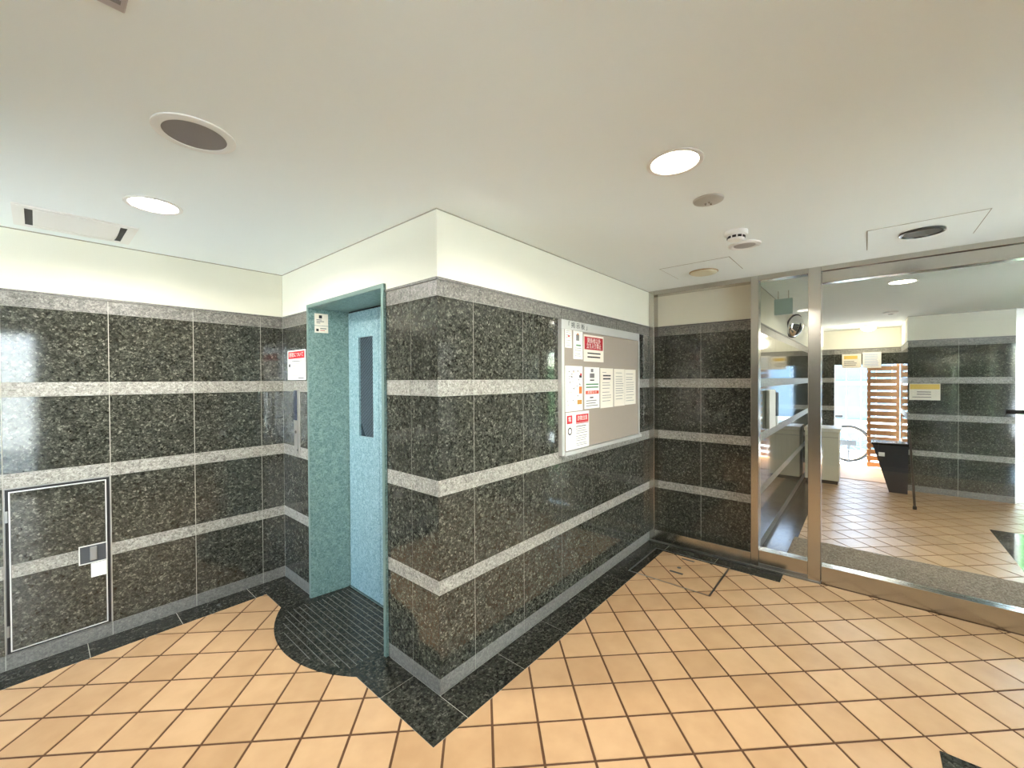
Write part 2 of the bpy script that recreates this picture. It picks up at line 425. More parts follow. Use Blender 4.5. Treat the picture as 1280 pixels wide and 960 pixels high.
DCX, DCY, DR = .452, .912, .812
disc = [(DCX + DR * math.cos(t), DCY + DR * math.sin(t)) for t in [math.pi - .66 + 1.32 * i / 26 for i in range(27)]]
disc = disc + [(.6, disc[-1][1]), (.6, disc[0][1])]
HX0, HX1, HY0, HY1 = 1.775, 2.345, -.72, -.12      # floor hatch
zoneA = rect(XB, XG - .002, YB, YW)
zoneV = rect(XG + .1, XP + .3, YR, YV)
GX = XG - .165
obst = [rect(XB, 0, YW - .19, YW + .1), rect(-BW, 3, -BW, 3), rect(GX, XG, -1.055, 0), disc, rect(.72, 1.12, -2.155, -1.755)]
obstV = [rect(XR, 3.42, YV - .19, YV + .1), rect(3.42, XV1 + .4, YV - .22, YV + .1), rect(XG + .1, 3.42, -2.75, YV - .19), rect(3.3, 4.88, -3.4, -2.455),
         rect(XP, XP + 2, PY0, PY1)]
hatchrect = rect(HX0, HX1, HY0, HY1)
S2 = math.sqrt(.5); PT = .2005; GW = .0056; A0, B0 = .0165, .042
def ab(a, b): return ((a + b) * S2, (a - b) * S2)
def proj(x, y):
    d = Vector((x, y, 0)) - CAM; z = d.dot(FW)
    if z < .2: return None
    return 640 + FPX * d.dot(RT) / z, 480 - FPX * d.dot(UP) / z, z
whole = None
indiv, rest, hatch_tiles = [], [], []
for i in range(-40, 40):
    for j in range(-40, 60):
        a0, b0 = A0 + i * PT + GW, B0 + j * PT + GW; a1, b1 = a0 + PT - 2 * GW, b0 + PT - 2 * GW
        c = ab((a0 + a1) / 2, (b0 + b1) / 2)
        if not (XB - .2 < c[0] < XP + .5 and YR - .2 < c[1] < YW + .2): continue
        q = [ab(a0, b0), ab(a0, b1), ab(a1, b1), ab(a1, b0)]
        if sum(q[k][0] * q[(k + 1) % 4][1] - q[(k + 1) % 4][0] * q[k][1] for k in range(4)) < 0: q = q[::-1]
        full = area(q)
        for zn, ob in ((zoneA, obst), (zoneV, obstV)):
            pcs = intersect([q], zn)
            for o_ in ob: pcs = subtract(pcs, o_)
            if zn is zoneA:
                h = intersect(pcs, hatchrect)
                hh = intersect(h, rect(HX0 + .012, HX1 - .012, HY0 + .012, HY1 - .012))
                if hh and sum(map(area, hh)) > 2e-4: hatch_tiles.append(hh)
                pcs = subtract(pcs, hatchrect)
            if not pcs or sum(map(area, pcs)) < 1.5e-4: continue
            ar = sum(map(area, pcs))
            cx = sum(p[0] for pc in pcs for p in pc) / sum(len(pc) for pc in pcs); cy = sum(p[1] for pc in pcs for p in pc) / sum(len(pc) for pc in pcs)
            pr = proj(cx, cy)
            vis = pr and -70 < pr[0] < 1350 and 0 < pr[1] < 1030 and not (cx > .1 and cy > 0)
            (indiv if vis else rest).append((pr[2] if vis else 99, pcs, c, ar > full * .9995))
indiv.sort(key=lambda t: t[0])
rest += indiv[300:]; indiv = indiv[:300]
def add_tile(mb, pcs):
    for pc in pcs: mb.prism(pc, -.009, 0)
for dep, pcs, c, isw in indiv:
    if isw:
        if whole is None:
            s_, h_ = PT / 2 - GW, PT / 2 - GW - .0016
            r_ = lambda x, y: ((x + y) * S2, (x - y) * S2)
            bm = bmesh.new()
            rings = [[bm.verts.new((*r_(*p), z)) for p in ((-k, -k), (-k, k), (k, k), (k, -k))] for k, z in ((s_, -.009), (s_, -.0012), (h_, 0))]
            for ra, rb in zip(rings, rings[1:]):
                for k in range(4): bm.faces.new((ra[k], ra[(k + 1) % 4], rb[(k + 1) % 4], rb[k]))
            bm.faces.new(rings[2]); bmesh.ops.recalc_face_normals(bm, faces=bm.faces)
            whole = bpy.data.meshes.new('floor_tile'); bm.to_mesh(whole); bm.free(); whole.materials.append(TILE)
        o = bpy.data.objects.new('floor_tile', whole); link(o, floor); o.location = (c[0], c[1], 0)
    else:
        mb = MB(); add_tile(mb, pcs); mb.build('floor_tile', TILE, floor)
if rest:
    mb = MB()
    for dep, pcs, c, isw in rest: add_tile(mb, pcs)
    o = mb.build('far_floor_tiles', TILE, floor); o['kind'] = 'stuff'
# granite borders in the floor
def slab(name, polys, m=DARKF, parent=floor, z1=.0004):
    mb = MB()
    for p in polys: mb.prism(p, -.012, z1)
    return mb.build(name, m, parent)
g = .0016
mb = MB()
for q_ in (rect(XB, -.001, YW - .189, YW), rect(-BW + .001, 0, -BW + .001, YW - .19), rect(0, XG, -BW + .001, 0), rect(GX + .001, XG, -1.054, -BW)): mb.prism(q_, -.004, -.001)
mb.build('border_bed', SEAL, floor)
def bslabs(lst):
    for r in lst:
        pcs = [rect(r[0] + g, r[1] - g, r[2] + g, r[3] - g)]
        pcs = subtract(pcs, disc) if r[1] <= .01 else pcs
        pcs = subtract(pcs, hatchrect)
        if pcs: slab('border_slab', pcs)
bslabs([(x, min(x + .4, -BW if x + .4 < -.1 else 0), YW - .19, YW) for x in (-2.6, -2.2, -1.8, -1.46, -1.06, -.66)])
bslabs([(-.26, 0, YW - .19, YW)])
bslabs([(-BW, 0, -BW, .205), (-BW, 0, .205, .60), (-BW, 0, 1.22, YW - .19)])
bslabs([(x, x + .4, -BW, 0) for x in (0, .4, .8, 1.2, 1.6)] + [(2.0, XG, -BW, 0)])
bslabs([(GX, XG, -.6, -BW), (GX, XG, -1.055, -.6)])
bslabs([(.72, 1.12, -2.155, -1.755)])
slab('border_slab', [rect(3.3, 4.88, -3.4, -2.455)], DARK)
for x in range(9):
    x0 = XR + .4 * x
    slab('border_slab', [rect(x0 + g, min(x0 + .4, XV1 + .4) - g, YV - (.19 if x < 2 else .22), YV)])
# semicircular ribbed landing slab in front of the lift
arc = [(DCX + (DR - .001) * math.cos(t), DCY + (DR - .001) * math.sin(t)) for t in [math.pi - .66 + 1.32 * i / 30 for i in range(31)]]
mb = MB(); mb.prism(arc, -.012, .0006)
mb.prism([(arc[-1][0], arc[-1][1]), (0, arc[-1][1] + .0), (0, arc[0][1]), (arc[0][0], arc[0][1])], -.012, .0006)
mb.prism(rect(0, .24, EY0 + .02, EY1 - .02), -.012, .0006)
mb.build('landing_slab', DARKF, floor)
GRIP = plain('worn grey grip strip', (96, 96, 92), .6)
for i in range(15):
    x = -.29 + .0355 * i
    hw = math.sqrt(max(0, (DR - .05) ** 2 - (x - DCX) ** 2))
    y0, y1 = max(DCY - hw, EY0 + .07), min(DCY + hw, EY1 - .07)
    if x > -.05: y0, y1 = EY0 + .09, EY1 - .09
    if y1 - y0 < .1: continue
    box('grip_strip', (x - .0016, y0, -.002), (x + .0016, y1, .0016), GRIP, floor)
# entrance mat in the vestibule
tag(box('entrance_mat', (XG + .112, -2.745, -.002), (3.415, YV - .195, .008), MATC, bev=.003), 'grey brown carpet entrance mat laid just behind the glass partition', 'mat')
# step up to the yard
box_step = struct(box('trim_1', (6.652, PY1 + .002, -.1), (XE + .2, YV, .0005), plain('tan step stone', (196, 148, 96), .5, var=.12, bscale=12)))

# floor access hatch
h = thing('floor_hatch', 'square tiled floor hatch with thin steel frame in the corner by partition', 'hatch', ((HX0 + HX1) / 2, (HY0 + HY1) / 2, 0))
mb = MB()
for r in (rect(HX0, HX1, HY1 - .012, HY1), rect(HX0, HX1, HY0, HY0 + .012), rect(HX0, HX0 + .012, HY0 + .012, HY1 - .012), rect(HX1 - .012, HX1, HY0 + .012, HY1 - .012)): mb.prism(r, -.012, .0012)
mb.build('frame', STEELD, h)
for pcs in hatch_tiles:
    mb = MB(); add_tile(mb, pcs); mb.build('hatch_tile', TILE, h)
hin = rect(HX0 + .013, HX1 - .013, HY0 + .013, HY1 - .013)
for r in (rect(HX0, 2.0, -BW, -.1), rect(2.0 + g, HX1, -BW, -.1), rect(GX, HX1, HY0, -BW - g)):
    slab('hatch_granite', intersect([r], hin), DARKF, h)
def rot_plate(c, l, w_, ang, z1, name, m, parent):
    ca, sa = math.cos(ang), math.sin(ang)
    MB().prism([(c[0] + x * ca - y * sa, c[1] + x * sa + y * ca) for x, y in ((-l, -w_), (l, -w_), (l, w_), (-l, w_))], -.006, z1).build(name, m, parent)
rot_plate((1.985, -.42), .05, .012, -P90, .0014, 'lifting_slot', DGREY, h)
rot_plate((2.265, -.42), .05, .01, -P90, .0014, 'lifting_slot', DGREY, h)
MB().lathe((2.08, -.41, 0), [(.016, -.006), (.016, .0014)], 16).build('lock_cap', DGREY, h)

# ------------------------------------------------------------------ lift doorway
e = thing('elevator_doorway', 'teal mottled elevator doorway with pale teal sliding doors and narrow wired windows', 'elevator', (0, DCY, 0))
def jamb(s):   # s=+1 the side towards the left wall
    yo, yi, yd = (EY1, EY1 - .024, EY1 - .066) if s > 0 else (EY0, EY0 + .024, EY0 + .066)
    mb = MB(); mb.hexa([(-.014, yo, 0), (.255, yo, 0), (.255, yd, 0), (-.014, yi, 0), (-.014, yo, EZ), (.255, yo, EZ), (.255, yd, EZ), (-.014, yi, EZ)])
    return mb.build('jamb', TEAL, e)
jamb(1); jamb(-1)
box('head', (-.014, EY0 + .024, 1.998), (.255, EY1 - .024, EZ), TEAL, e)
EDGEM = plain('worn pale teal edge', (128, 152, 146), .35, metal=.4)
mb = MB(); mb.box((-.0165, EY1 - .022, 0), (-.0139, EY1 + .001, EZ)); mb.box((-.0165, EY0 - .001, 0), (-.0139, EY0 + .022, EZ)); mb.box((-.0165, EY0 + .022, EZ - .022), (-.0139, EY1 - .022, EZ)); mb.build('frame_edge', EDGEM, e)
XD = .262
box('door_recess', (XD + .013, EY0 + .004, .002), (XD + .02, EY1 - .004, EZ + .004), BLACK, e)
for s in (1, -1):
    y0, y1 = (DCY + .0015, EY1 - .08) if s > 0 else (EY0 + .08, DCY - .0015)
    wc = DCY + s * .165; wy0, wy1, wz0, wz1 = wc - .092, wc + .092, 1.112, 1.802
    mb = MB(); x0, x1 = XD - .018, XD + .012
    mb.box((x0, y0, .012), (x1, wy0, 1.985)); mb.box((x0, wy1, .012), (x1, y1, 1.985)); mb.box((x0, wy0, .012), (x1, wy1, wz0)); mb.box((x0, wy0, wz1), (x1, wy1, 1.985))
    d = mb.build('door_leaf', TEALD, e)
    box('wired_glass', (x0 + .014, wy0, wz0), (x0 + .018, wy1, wz1), WIREG, d)
    mb = MB(); k = wz0 - .2
    while k < wz1 + .2:
        for sl in (1,):
            p0 = [wy0, k]; p1 = [wy1, k + sl * .32]
            # clip to window
            t0, t1 = 0.0, 1.0; dz = p1[1] - p0[1]
            ts = sorted([(wz0 - p0[1]) / dz, (wz1 - p0[1]) / dz]); t0, t1 = max(0, ts[0]), min(1, ts[1])
            if t1 - t0 > .02:
                a = (x0 + .012, p0[0] + (p1[0] - p0[0]) * t0, p0[1] + dz * t0); b = (x0 + .012, p0[0] + (p1[0] - p0[0]) * t1, p0[1] + dz * t1)
                mb.tube([a, b], .0013, 4)
        k += .026
    mb.build('wire_mesh', plain('pale wire', (120, 134, 144), .4), d)
box('sill', (XD - .03, EY0 + .066, -.004), (XD + .01, EY1 - .066, .008), STEEL, e)
# stickers on the lift jamb (each its own thing)
JA = math.atan2(.042, .269)
def sticker(name, label, x0, x1, z0, z1, draw):
    # jamb plane: y falls from EY1-.024 at x=-.014
    def yj(x): return EY1 - .024 - (x + .014) * .042 / .269 - .0006
    o = MB().hexa([(x0, yj(x0), z0), (x1, yj(x1), z0), (x1, yj(x1) - .0012, z0), (x0, yj(x0) - .0012, z0), (x0, yj(x0), z1), (x1, yj(x1), z1), (x1, yj(x1) - .0012, z1), (x0, yj(x0) - .0012, z1)]).build(name, CREAMP, None)
    tag(o, label, 'sticker'); draw(o, yj); return o
def jb(o, yj, m, x0, x1, z0, z1, nm='print'):
    MB().hexa([(x0, yj(x0) - .001, z0), (x1, yj(x1) - .001, z0), (x1, yj(x1) - .002, z0), (x0, yj(x0) - .002, z0), (x0, yj(x0) - .001, z1), (x1, yj(x1) - .001, z1), (x1, yj(x1) - .002, z1), (x0, yj(x0) - .002, z1)]).build(nm, m, o)
def d1(o, yj):
    jb(o, yj, INKD, .052, .072, 1.935, 1.957, 'emblem')
    for z, x in ((1.922, .07), (1.911, .085), (1.9, .06)): jb(o, yj, INK, .036, x, z, z + .005)
def d2(o, yj):
    jb(o, yj, INKD, .034, .05, 1.845, 1.862, 'emblem'); jb(o, yj, INK, .06, .1, 1.862, 1.868); jb(o, yj, RED, .06, .09, 1.85, 1.854)
sticker('safety_sticker', 'larger cream sticker with dark square emblem on the teal elevator jamb', .024, .112, 1.885, 1.968, d1)
sticker('notice_sticker', 'smaller cream sticker with little print beneath the emblem sticker', .024, .112, 1.835, 1.882, d2)
# call panel
c = thing('elevator_call_panel', 'slim steel elevator call panel with dark display strip beside the teal doorway', 'call panel', (0, 1.595, .97))
box('plate', (-.006, 1.545, .968), (0, 1.648, 1.442), plain('grey satin steel', (150, 147, 140), .4, metal=.3), c, bev=.002)
box('display', (-.0085, 1.59, 1.215), (-.0055, 1.642, 1.43), plain('dark blue display', (22, 34, 56), .15), c)
MB().lathe((-.006, 1.612, 1.13), [(.012, 0), (.012, -.004)], 20, 'x').build('call_button', STEEL, c)
MB().lathe((-.006, 1.585, 1.0), [(.008, 0), (.008, -.003)], 16, 'x').build('key_switch', DGREY, c)
box('seam', (-.0068, 1.578, .975), (-.0058, 1.5815, 1.435), DGREY, c)

# ------------------------------------------------------------------ notices
def notice(name, label, cat, lo_u, hi_u, z0, z1, face, m=PAPER, group=None):
    """face: (axis, plane, sign). returns (obj, put) where put draws print in fractions of the sheet"""
    ax, pl, sg = face
    def pt(u, z, d): return (u, pl + sg * d, z) if ax == 0 else (pl + sg * d, u, z)
    o = box(name, pt(lo_u, z0, 0.0002), pt(hi_u, z1, .0014), m); tag(o, label, cat, group)
    flip = (ax == 1)   # on the lift wall +y is to the left
    W_, H_ = hi_u - lo_u, z1 - z0
    def U(f): return hi_u - f * W_ if flip else lo_u + f * W_
    def put(mt, f0, f1, g0, g1, nm='print', d=.002):
        return box(nm, pt(U(f0), z1 - g0 * H_, .001), pt(U(f1), z1 - g1 * H_, d), mt, o)
    def write(s, f, g, size, mt, width=None):
        xd = (0, -1, 0) if flip else (1, 0, 0)
        return text(s, size, mt, pt(U(f), z1 - g * H_, .0024), xd, (0, 0, 1), o, width=width)
    def lines(mt, f0, f1, gs, th=.012, jit=.25):
        mb = MB()
        for q in gs:
            e1 = f1 - random.random() * jit * (f1 - f0)
            mb.box(pt(U(f0), z1 - q * H_, .001), pt(U(e1), z1 - (q + th) * H_, .0019))
        return mb.build('text_lines', mt, o)
    return o, put, write, lines
FE = (1, 0.0, -1)
o, put, write, lines = notice('warning_sign', 'white warning notice with red heading above the elevator call panel', 'sign', 1.446, 1.76, 1.508, 1.724, FE)
put(RED, .05, .95, .04, .28); write('防犯について', .5, .16, .036, PAPER, .24)
put(INKD, .07, .16, .46, .56, 'pictogram'); lines(INKD, .25, .85, [.36], .02); lines(INK, .25, .9, [.45, .52, .6, .7, .78, .85]); lines(INKD, .6, .95, [.92], .03)

# noticeboard
YN = -.03
nb = thing('notice_board', 'wall mounted aluminium noticeboard with taupe felt and header strip', 'notice board', (1.605, 0, .99))
BX, BX2, BZ, BZ2 = .998, 2.212, 1.0, 1.895
box('felt_panel', (BX + .02, YN + .006, BZ + .024), (BX2 - .02, 0, BZ2 - .05), FELT, nb)
box('header', (BX, YN, BZ2 - .062), (BX2, 0, BZ2), ALU, nb, bev=.003)
mb = MB(); mb.box((BX, YN, BZ), (BX + .03, 0, BZ2 - .063)); mb.build('side_rail', ALU, nb)
mb = MB(); mb.box((BX2 - .02, YN, BZ), (BX2, 0, BZ2 - .063)); mb.build('side_rail', ALU, nb)
mb = MB(); mb.hexa([(BX + .03, YN - .004, BZ - .006), (BX2 + .03, YN - .004, BZ - .006), (BX2 + .03, 0, BZ - .006), (BX + .03, 0, BZ - .006), (BX + .03, YN - .004, BZ + .018), (BX2 + .03, YN - .004, BZ + .018), (BX2 + .03, 0, BZ + .024), (BX + .03, 0, BZ + .024)]); mb.build('lower_ledge', ALU, nb)
text('「 掲 示 板 」', .042, DGREY, (1.2, YN - .0008, 1.864), (1, 0, 0), (0, 0, 1), nb, width=.24)
FN = (0, YN + .0055, -1)
G_ = 'notices pinned on the noticeboard'
def art(o_put, n, cols, f0=.05, f1=.95, g0=.03, g1=.97):
    for _ in range(n):
        x = random.uniform(f0, f1 - .12); y = random.uniform(g0, g1 - .08); o_put(random.choice(cols), x, x + random.uniform(.02, .1), y, y + random.uniform(.008, .025), 'print')
o, put, write, lines = notice('pinned_leaflet', 'narrow small white leaflet at the upper corner of the noticeboard', 'leaflet', 1.045, 1.125, 1.712, 1.838, FN, group=G_)
lines(INK, .15, .9, [.1, .2, .32, .45, .6, .75, .86], .02); put(RED, .4, .7, .35, .42)
o, put, write, lines = notice('pinned_leaflet', 'taller white leaflet with a grey drawing beside the red heading notice', 'leaflet', 1.145, 1.266, 1.64, 1.832, FN, group=G_)
put(INK, .3, .62, .12, .34, 'drawing'); put(ORG, .4, .55, .08, .14); put(GRN, .3, .8, .48, .53); lines(INK, .15, .9, [.6, .68, .8, .88], .015)
o, put, write, lines = notice('entry_notice', 'cream notice with deep red heading block pinned near the board header', 'notice', 1.28, 1.568, 1.628, 1.818, FN, CREAMP, group=G_)
put(REDD, .04, .96, .07, .55); write('関係者以外', .5, .22, .042, PAPER, .19); write('立ち入り禁止', .5, .42, .042, PAPER, .21)
lines(INKD, .18, .85, [.66], .05, .05); lines(INKD, .18, .85, [.8], .05, .05)
o, put, write, lines = notice('picture_poster', 'illustrated white poster with scattered orange drawings on the noticeboard', 'poster', 1.045, 1.263, 1.285, 1.592, FN, group=G_)
art(put, 44, [INK, INK, INK, plain('soft peach print', (226, 176, 140), .6), CREAMP]); put(ORG, .78, .96, .46, .62); put(plain('ochre print', (196, 140, 60), .6), .68, .95, .76, .86); put(INKD, .8, .95, .2, .26); put(RED, .85, .95, .16, .22)
o, put, write, lines = notice('event_poster', 'white poster with green lines and an orange red bar on the noticeboard', 'poster', 1.288, 1.503, 1.29, 1.588, FN, group=G_)
put(INK, .42, .58, .04, .12, 'drawing'); put(INK, .35, .65, .15, .26, 'drawing'); put(INKD, .36, .64, .3, .33); lines(GRN, .1, .95, [.4, .47], .03, .05); put(plain('orange red print', (214, 84, 58), .6), .08, .95, .57, .65)
write('お知らせ', .5, .61, .02, PAPER, .13); lines(INKD, .35, .6, [.72], .03); lines(INK, .1, .9, [.8, .86, .92], .02)
o, put, write, lines = notice('letter_notice', 'white letter with two bold black lines near its top', 'notice', 1.518, 1.722, 1.283, 1.584, FN, CREAMP, group=G_)
lines(INKD, .2, .85, [.17, .25], .035, .1); lines(INK, .15, .5, [.1], .012); lines(INK, .15, .85, [.36, .42, .5, .6, .68, .74, .82], .012)
o, put, write, lines = notice('letter_notice', 'plain white letter of fine grey print beside the bold lined letter', 'notice', 1.738, 1.925, 1.285, 1.582, FN, CREAMP, group=G_)
lines(INK, .15, .9, [.1, .2, .27, .33, .39, .45, .52, .58, .64, .72, .8], .012)
o, put, write, lines = notice('letter_notice', 'plain white letter of fine grey print nearest the glass partition', 'notice', 1.93, 2.138, 1.288, 1.58, FN, CREAMP, group=G_)
lines(INK, .1, .85, [.12, .22, .28, .36, .43, .5, .56, .63, .72, .8, .88], .012)
o, put, write, lines = notice('warning_poster', 'white poster with broken red heading pinned low on the noticeboard', 'poster', 1.05, 1.349, 1.025, 1.278, FN, group=G_)
put(RED, .04, .26, .08, .3); put(RED, .42, .97, .08, .3); write('電', .15, .19, .036, PAPER); write('詐欺注意', .7, .19, .036, PAPER, .13)
put(REDD, .42, .97, .31, .33)
MB().lathe((1.05 + .299 * .16, YN + .0055, 1.278 - .253 * .5), [(.026, -.001), (.026, -.002)], 20, 'y').build('pictogram', INKD, o)
MB().lathe((1.05 + .299 * .16, YN + .0055, 1.278 - .253 * .5), [(.017, -.001), (.017, -.0026)], 20, 'y').build('pictogram', PAPER, o)
lines(INKD, .42, .9, [.39], .02); lines(INK, .42, .95, [.46, .52, .58, .66, .72, .78, .86, .91], .014)

# ------------------------------------------------------------------ access door in the left wall
AX0, AX1, AZ0, AZ1 = -1.354, -.957, .079, .945
a = thing('access_door', 'granite faced meter access door with steel edging low on the left wall', 'access door', ((AX0 + AX1) / 2, YW, AZ0))
box('recess', (AX0, YW - .0004, AZ0), (AX1, YW + .02, AZ1), BLACK, a)
def ring(x0, x1, z0, z1, t, y0, y1):
    mb = MB(); mb.box((x0, y0, z0), (x0 + t, y1, z1)); mb.box((x1 - t, y0, z0), (x1, y1, z1)); mb.box((x0 + t, y0, z0), (x1 - t, y1, z0 + t)); mb.box((x0 + t, y0, z1 - t), (x1 - t, y1, z1)); return mb
ring(AX0, AX1, AZ0, AZ1, .004, YW - .003, YW + .01).build('outer_frame', STEELD, a)
ring(AX0 + .016, AX1 - .017, AZ0 + .012, AZ1 - .016, .005, YW - .005, YW + .012).build('leaf_edge', ALU, a)
x0, x1 = AX0 + .0225, AX1 - .0235
leaf = box('leaf', (x0, YW - .001, AZ0 + .0185), (x1, YW + .014, AZ1 - .0225), SEAL, a)
for nm, z0, z1, m in (('granite_panel', AZ0 + .019, .4755, DARK), ('granite_band', .477, .545, BAND), ('granite_panel', .5465, AZ1 - .023, DARK)):
    box(nm, (x0 + .0005, YW - .003, z0), (x1 - .0005, YW + .006, z1), m, leaf)
hd = box('handle_plate', (-1.086, YW - .006, .462), (AX1 - .019, YW + .002, .56), DGREY, a, bev=.002)
ring(-1.09, AX1 - .017, .458, .564, .005, YW - .008, YW - .001).build('plate_rim', ALU, hd)
box('latch', (-1.046, YW - .012, .474), (-1.016, YW - .004, .552), STEELD, hd, bev=.003)
for z in (.2, .8): box('hinge', (AX0 + .001, YW - .006, z - .03), (AX0 + .014, YW, z + .03), STEELD, a, bev=.002)
tag(box('paper_label', (-1.042, YW - .011, .376), (-.98, YW - .0085, .456), PAPER), 'blank white paper label hanging below the access door handle', 'label')

# ------------------------------------------------------------------ steel and glass partition
p = thing('window_1', 'stainless steel framed glass partition between hall and vestibule', 'partition', (XG + .05, -.6, 0)); p['kind'] = 'structure'
XF, XK = XG, XG + .098
def post(y0, y1, z0=0, z1=HC): return box('mullion', (XF, y0, z0), (XK, y1, z1), STEEL, p, bev=.003)
post(-.052, -.003); post(-.888, -.834); post(-1.282, -1.205)
box('header', (XF, -.834, 2.268), (XK, -.052, HC), STEEL, p, bev=.002); box('header', (XF, -1.205, 2.268), (XK, -.888, HC), STEEL, p, bev=.002)
box('header', (XF, -3.29, 2.274), (XK, -1.282, HC), STEEL, p, bev=.002)
box('bottom_rail', (XF, -.834, .012), (XK, -.052, .112), STEEL, p, bev=.003)
box('bottom_rail', (XF + .012, -1.205, .036), (XK, -.888, .14), STEEL, p, bev=.003)
box('threshold', (XF - .012, -1.282, 0), (XK, -.003, .011), STEELD, p)
box('threshold', (XF + .004, -1.205, .011), (XK, -.888, .036), STEELD, p)
box('glass_pane', (XG + .046, -1.205, .14), (XG + .054, -.888, 2.268), GLASS, p)
d = thing('door_1', 'frameless glass door with steel top and bottom rails', 'door', (XG + .05, -2.0, 0)); d['kind'] = 'structure'
box('top_rail', (XF + .012, -2.75, 2.188), (XK - .012, -1.286, 2.27), STEEL, d, bev=.002)
box('bottom_rail', (XF + .004, -2.75, .004), (XK - .012, -1.286, .13), STEEL, d, bev=.002)
box('glass_pane', (XG + .046, -2.745, .131), (XG + .056, -1.29, 2.187), GLASS, d)
hb = MB().tube([(XF - .03, -2.145, 1.298), (XF - .03, -2.62, 1.298)], .013, 14).build('push_bar', BLACK, d, True)
for y in (-2.19, -2.58): MB().tube([(XF - .03, y, 1.298), (XF + .05, y, 1.298)], .008, 10).build('bar_bracket', STEEL, d, True)
box('mullion', (XF, -3.29, 0), (XK, -3.22, 2.274), STEEL, p); box('mullion', (XF, -2.82, 0), (XK, -2.754, 2.274), STEEL, p)
box('bottom_rail', (XF, -3.22, .004), (XK, -2.82, .13), STEEL, p); box('glass_pane', (XG + .046, -3.22, .13), (XG + .054, -2.82, 2.274), GLASS, p)

# ------------------------------------------------------------------ ceiling fittings
def downlight(x, y, r, label, watts, grp='recessed downlights'):
    t = thing('downlight', label, 'light', (x, y, HC), grp)
    MB().lathe((x, y, HC), [(r, .002), (r, -.004), (r - .006, -.006), (r - .016, -.004), (r - .018, .0)], 48, cap=False).build('trim_ring', WHITE, t, True)
    MB().lathe((x, y, HC), [(r - .017, .001), (r - .017, -.0015)], 48).build('diffuser', LAMPM, t)
    ld = bpy.data.lights.new('downlight_lamp', 'AREA'); ld.shape = 'DISK'; ld.size = 2 * r - .05; ld.energy = watts; ld.color = (1, .95, .86); ld.spread = math.radians(165)
    lo = bpy.data.objects.new('downlight_lamp', ld); COL.objects.link(lo); lo.parent = t; lo.location = (0, 0, -.012)
downlight(.33, -.985, .1, 'lit round downlight in the ceiling in front of the noticeboard', 18)
downlight(-.875, .945, .105, 'lit round downlight in the ceiling beside the long air vent', 18)
downlight(3.54, -1.76, .1, 'lit round downlight in the vestibule ceiling beyond the glass door', 10)
t = thing('ceiling_speaker', 'round ceiling speaker with white ring and grey mesh', 'speaker', (-.887, .137, HC))
MB().lathe((-.887, .137, HC), [(.112, .002), (.112, -.004), (.1, -.008), (.086, -.006), (.086, .0)], 56, cap=False).build('ring', WHITE, t, True)
MB().lathe((-.887, .137, HC), [(.087, .001), (.087, -.004)], 56).build('mesh_grille', GREYP, t)
t = thing('air_vent', 'long rectangular ceiling air vent with white flap and black end gaps', 'air vent', (-1.088, 1.55, HC))
vx0, vx1, vy0, vy1 = -1.302, -.874, 1.37, 1.742
mb = MB(); zz = HC - .007
mb.box((vx0, vy0, zz), (vx0 + .038, vy1, HC)); mb.box((vx1 - .038, vy0, zz), (vx1, vy1, HC)); mb.box((vx0 + .038, vy0, zz), (vx1 - .038, vy0 + .038, HC)); mb.box((vx0 + .038, vy1 - .03, zz), (vx1 - .038, vy1, HC))
mb.build('frame', WHITE, t)
box('duct_opening', (vx0 + .038, vy0 + .038, HC - .003), (vx1 - .038, vy1 - .03, HC), BLACK, t)
mb = MB(); n = 8
ys = [vy0 + .044 + (vy1 - .036 - vy0 - .044) * k / n for k in range(n + 1)]
for k in range(n):
    za, zb = [HC - .006 - .012 * math.sin(math.pi * q / n) for q in (k, k + 1)]
    mb.hexa([(vx0 + .064, ys[k], za), (vx1 - .066, ys[k], za), (vx1 - .066, ys[k + 1], zb), (vx0 + .064, ys[k + 1], zb), (vx0 + .064, ys[k], za + .004), (vx1 - .066, ys[k], za + .004), (vx1 - .066, ys[k + 1], zb + .004), (vx0 + .064, ys[k + 1], zb + .004)])
mb.build('flap', WHITE, t)
t = thing('heat_detector', 'small flat round sensor in the ceiling beside the downlight', 'detector', (.757, -.987, HC))
MB().lathe((.757, -.987, HC), [(.064, .0), (.062, -.006), (.045, -.012), (.02, -.014)], 40).build('body', plain('grey white plastic', (188, 186, 178), .35), t, True)
for q in ((0, .012), (.012, -.008), (-.012, -.006)): MB().lathe((.757 + q[0], -.987 + q[1], HC), [(.005, -.012), (.004, -.02), (.001, -.022)], 12).build('sensor_pin', STEEL, t, True)
t = thing('smoke_detector', 'white smoke detector with dark slots hanging from the ceiling', 'detector', (1.29, -.985, HC))
c0 = (1.29, -.985, HC)
MB().lathe(c0, [(.058, 0), (.058, -.016), (.054, -.022), (.044, -.024), (.042, -.044), (.034, -.05)], 40).build('body', WHITE, t, True)
for k in range(10):
    an = 2 * math.pi * k / 10; ca, sa = math.cos(an), math.sin(an)
    v = []
    for dz in (-.04, -.028):
        for dr in (.039, .0445):
            for dt in (-.0095, .0095): v.append((c0[0] + ca * dr - sa * dt, c0[1] + sa * dr + ca * dt, HC + dz))
    MB().hexa([v[0], v[1], v[3], v[2], v[4], v[5], v[7], v[6]]).build('slot', BLACK, t)
t = thing('emergency_light', 'flat round emergency light next to the smoke detector', 'light', (1.565, -.972, HC))
c0 = (1.565, -.972, HC)
MB().lathe(c0, [(.088, .001), (.086, -.008), (.07, -.012), (.058, -.006)], 48, cap=False).build('ring', WHITE, t, True)
MB().lathe(c0, [(.06, 0), (.058, -.007), (.03, -.01)], 40).build('lens', plain('grey lens', (172, 166, 160), .3), t, True)
